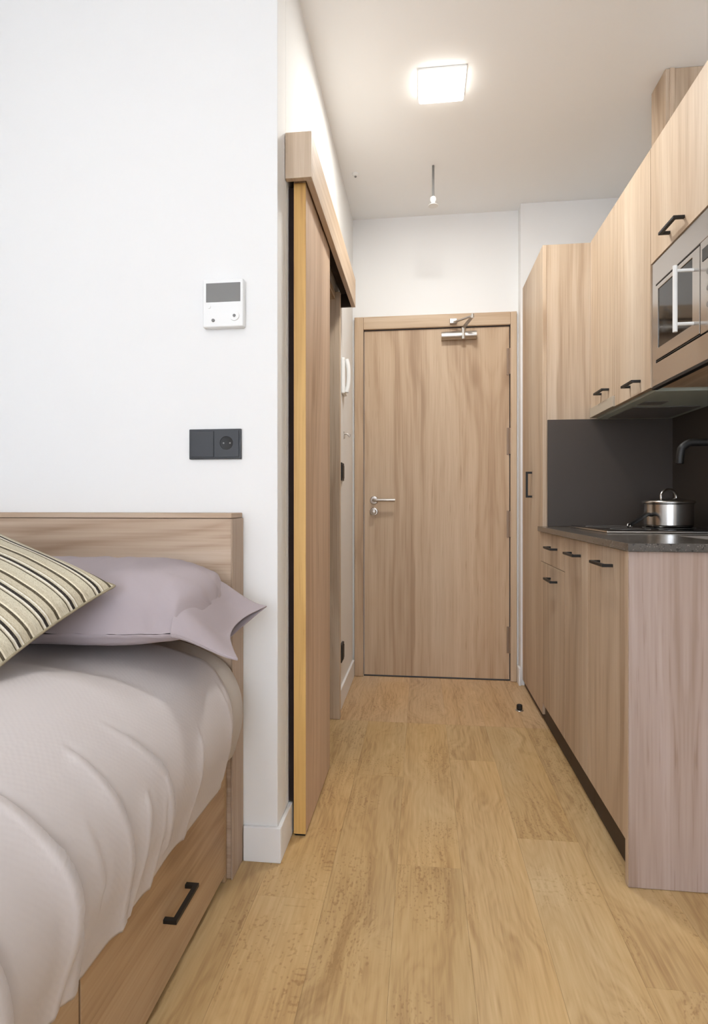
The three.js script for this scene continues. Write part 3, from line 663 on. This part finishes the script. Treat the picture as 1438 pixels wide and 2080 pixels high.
{
  // pillow lying against the headboard, its case open at the right end
  const t = thing('pillow', 'grey pillow lying against the headboard with its case end hanging loose', 'pillow', [-0.9, 0.7, -1.32]);
  const cx = -0.87, a = 0.378, cz = -1.325, b = 0.176;
  const N = 90, K = 64, pos = [], uv = [], idx = [];
  // closed cushion body: rings round the long axis
  for (let i = 0; i <= N; i++) {
    const s = -1 + 2 * i / N;
    const end = Math.pow(Math.max(0, 1 - Math.pow(Math.abs(s), 5)), 0.42);
    const endZ = s > 0 ? Math.max(end, 0.86 * sstep(1.02, 0.9, Math.abs(s))) : Math.pow(Math.max(0, 1 - Math.pow(Math.abs(s), 14)), 0.3);
    for (let k = 0; k <= K; k++) {
      const ph = k / K * Math.PI * 2, c = Math.cos(ph), sn = Math.sin(ph);
      const zz = cz + b * endZ * Math.sign(c) * Math.pow(Math.abs(c), sn < 0 ? 0.38 : 0.6);
      const flat = Math.pow(Math.abs(sn), 0.85);
      const bodyH = s > 0.8 ? end * 0.9 + 0.1 : end;
      let yy = sn > 0 ? 0.76 + 0.12 * bodyH * flat : 0.76 - 0.042 * Math.max(end, 0.45) * flat;
      // the front leans a little, the back lifts against the headboard
      yy += (cz - zz) * 0.10;
      const w = fbm(s * 6 + 9, ph * 1.6, 51, 3) - 0.5;
      yy += 0.006 * (fbm(s * 20, zz * 24, 57, 2) - 0.5) * sstep(0.2, 0.9, s) * Math.max(0, sn);
      yy += 0.012 * w * (sn > -0.3 ? 1 : 0.2) + 0.005 * sstep(0.55, 1, s) * Math.sin(zz * 70 + s * 9) * Math.max(0, sn);
      // pulled seam along the front
      const seam = Math.exp(-(((sn + 0.05) / 0.16) ** 2)) * (c > 0 ? 1 : 0.5);
      pos.push(cx + a * s + 0.006 * w, yy, zz + seam * 0.006 * Math.sign(c));
      uv.push(s * a, ph * 0.1);
    }
  }
  for (let i = 0; i < N; i++) for (let k = 0; k < K; k++) { const p = i * (K + 1) + k, q = p + K + 1; idx.push(p, q, p + 1, p + 1, q, q + 1); }
  const g = new THREE.BufferGeometry();
  g.setAttribute('position', new THREE.Float32BufferAttribute(pos, 3));
  g.setAttribute('uv', new THREE.Float32BufferAttribute(uv, 2));
  g.setIndex(idx); g.computeVertexNormals();
  part(t, 'pillow_body', g, M.pillow);
  // loose end of the case: upper and lower layer meet at a front and a rear corner
  const xs = cx + a - 0.04;
  const flap = softSheet((u, v) => {
    const ph = u * Math.PI * 2, c = Math.cos(ph), sn = Math.sin(ph);
    const z0 = cz + b * 0.9 * Math.sign(c) * Math.pow(Math.abs(c), 0.72);
    const y0 = 0.76 + (sn > 0 ? 0.068 : 0.024) * sn + (cz - z0) * 0.10;
    const front = (c + 1) / 2;
    // mouth of the case, drooping towards the room
    const zr = cz - 0.02 + 0.148 * c;
    const ym = 0.748 - 0.062 * front - 0.012 * Math.sin(front * Math.PI) + 0.014 * sn * (1 - Math.abs(c) ** 3);
    const xm = -0.412 + 0.018 * front - 0.052 * Math.sin(front * Math.PI) - (sn < 0 ? 0.012 * (1 - Math.abs(c)) : 0);
    const e = v * v * (3 - 2 * v) * 0.55 + v * 0.45;
    const fold = 0.008 * Math.sin(c * 7 + v * 3) * Math.sin(v * Math.PI) * Math.max(0, sn);
    return new THREE.Vector3(xs + (xm - xs) * v, y0 + (ym - y0) * e + fold, z0 + (zr - z0) * v);
  }, 96, 36, 0.0022, [0.6, 0.2]);
  part(t, 'case_flap', flap, M.pillow);
}
{
  // striped cushion leaning on the pillow; C is its upper right corner, e1 runs left, e2 down
  const C = new THREE.Vector3(-0.646, 0.848, -1.145);
  const e1 = new THREE.Vector3(-0.331, 0.10, -0.083).normalize(), e2 = new THREE.Vector3(-0.091, -0.117, 0.22).normalize();
  const n = e1.clone().cross(e2).normalize();
  const L1 = 0.5, L2 = 0.3, Nu = 70, Nv = 50;
  const cv = document.createElement('canvas'); cv.width = 256; cv.height = 1024;
  const cx = cv.getContext('2d');
  cx.fillStyle = '#c2b79e'; cx.fillRect(0, 0, 256, 1024);
  const bands = 5, P = 1024 / bands;
  for (let k = -1; k <= bands; k++) {
    const y = k * P + 14, r = (o, h, c) => { cx.fillStyle = c; cx.fillRect(0, y + o * P, 256, h * P); };
    r(0.0, 0.2, '#c9c0a8');
    r(0.2, 0.035, '#4a4130'); r(0.27, 0.06, '#e0d9ca'); r(0.33, 0.09, '#241d18');
    r(0.47, 0.05, '#e2dccf'); r(0.52, 0.03, '#a39679');
    r(0.74, 0.085, '#4c4230'); r(0.83, 0.05, '#e6dcc4');
  }
  for (let i = 0; i < 26000; i++) { const d = rnd(); cx.fillStyle = d < 0.5 ? 'rgba(70,58,38,0.16)' : 'rgba(255,250,235,0.18)'; cx.fillRect(rnd() * 256, rnd() * 1024, 2, 2); }
  const tex = new THREE.CanvasTexture(cv); tex.colorSpace = THREE.SRGBColorSpace; tex.wrapS = tex.wrapT = THREE.RepeatWrapping;
  const pos = [], uv = [], idx = [];
  const row = (sgn) => {
    for (let i = 0; i <= Nu; i++) for (let j = 0; j <= Nv; j++) {
      const u = i / Nu, v = j / Nv, a = 2 * u - 1, b = 2 * v - 1;
      const dome = Math.pow(1 - Math.pow(Math.abs(a), 3.4), 0.5) * Math.pow(1 - Math.pow(Math.abs(b), 3.4), 0.5);
      // edges pulled in between the corners
      const pu = a * (1 - 0.05 * (1 - b * b)), pv = b * (1 - 0.07 * (1 - a * a));
      const h = sgn * (sgn > 0 ? 0.066 : 0.018) * dome + 0.004 * (fbm(u * 6, v * 5, 61, 2) - 0.5) * dome;
      const q = C.clone().addScaledVector(e1, (pu + 1) / 2 * L1).addScaledVector(e2, (pv + 1) / 2 * L2).addScaledVector(n, h);
      pos.push(q.x, q.y, q.z); uv.push(u * 2, v);
    }
  };
  row(1); row(-1);
  const S = (Nu + 1) * (Nv + 1), at = (i, j) => i * (Nv + 1) + j;
  for (let i = 0; i < Nu; i++) for (let j = 0; j < Nv; j++) { const a = at(i, j), b = at(i + 1, j), c = at(i + 1, j + 1), d = at(i, j + 1); idx.push(a, b, c, a, c, d, S + a, S + c, S + b, S + a, S + d, S + c); }
  const g = new THREE.BufferGeometry();
  g.setAttribute('position', new THREE.Float32BufferAttribute(pos, 3));
  g.setAttribute('uv', new THREE.Float32BufferAttribute(uv, 2));
  g.setIndex(idx); g.computeVertexNormals();
  const t = thing('striped_cushion', 'cream cushion with black and olive stripes leaning on the pillow', 'cushion', [-0.93, 0.75, -1.05]);
  part(t, 'cushion_cover', g, std({ map: tex, roughness: 0.95, bumpMap: weaveTex, bumpScale: 0.0006 }));
  const seamPts = [];
  for (let k = 0; k < 80; k++) {
    const q = k / 20, e = Math.floor(q), w = (q - e) * 2 - 1;
    const [a, b] = [[w, -1], [1, w], [-w, 1], [-1, -w]][e];
    seamPts.push(C.clone().addScaledVector(e1, (a * (1 - 0.05 * (1 - b * b)) + 1) / 2 * L1).addScaledVector(e2, (b * (1 - 0.07 * (1 - a * a)) + 1) / 2 * L2).toArray());
  }
  part(t, 'piping', tube(seamPts, 0.0028, 200, 6, true), std({ color: col(150, 138, 114), roughness: 0.9 }));
}

scene.traverse((o) => { if (o.isMesh) { o.castShadow = true; o.receiveShadow = true; } });
renderer.render(scene, camera);
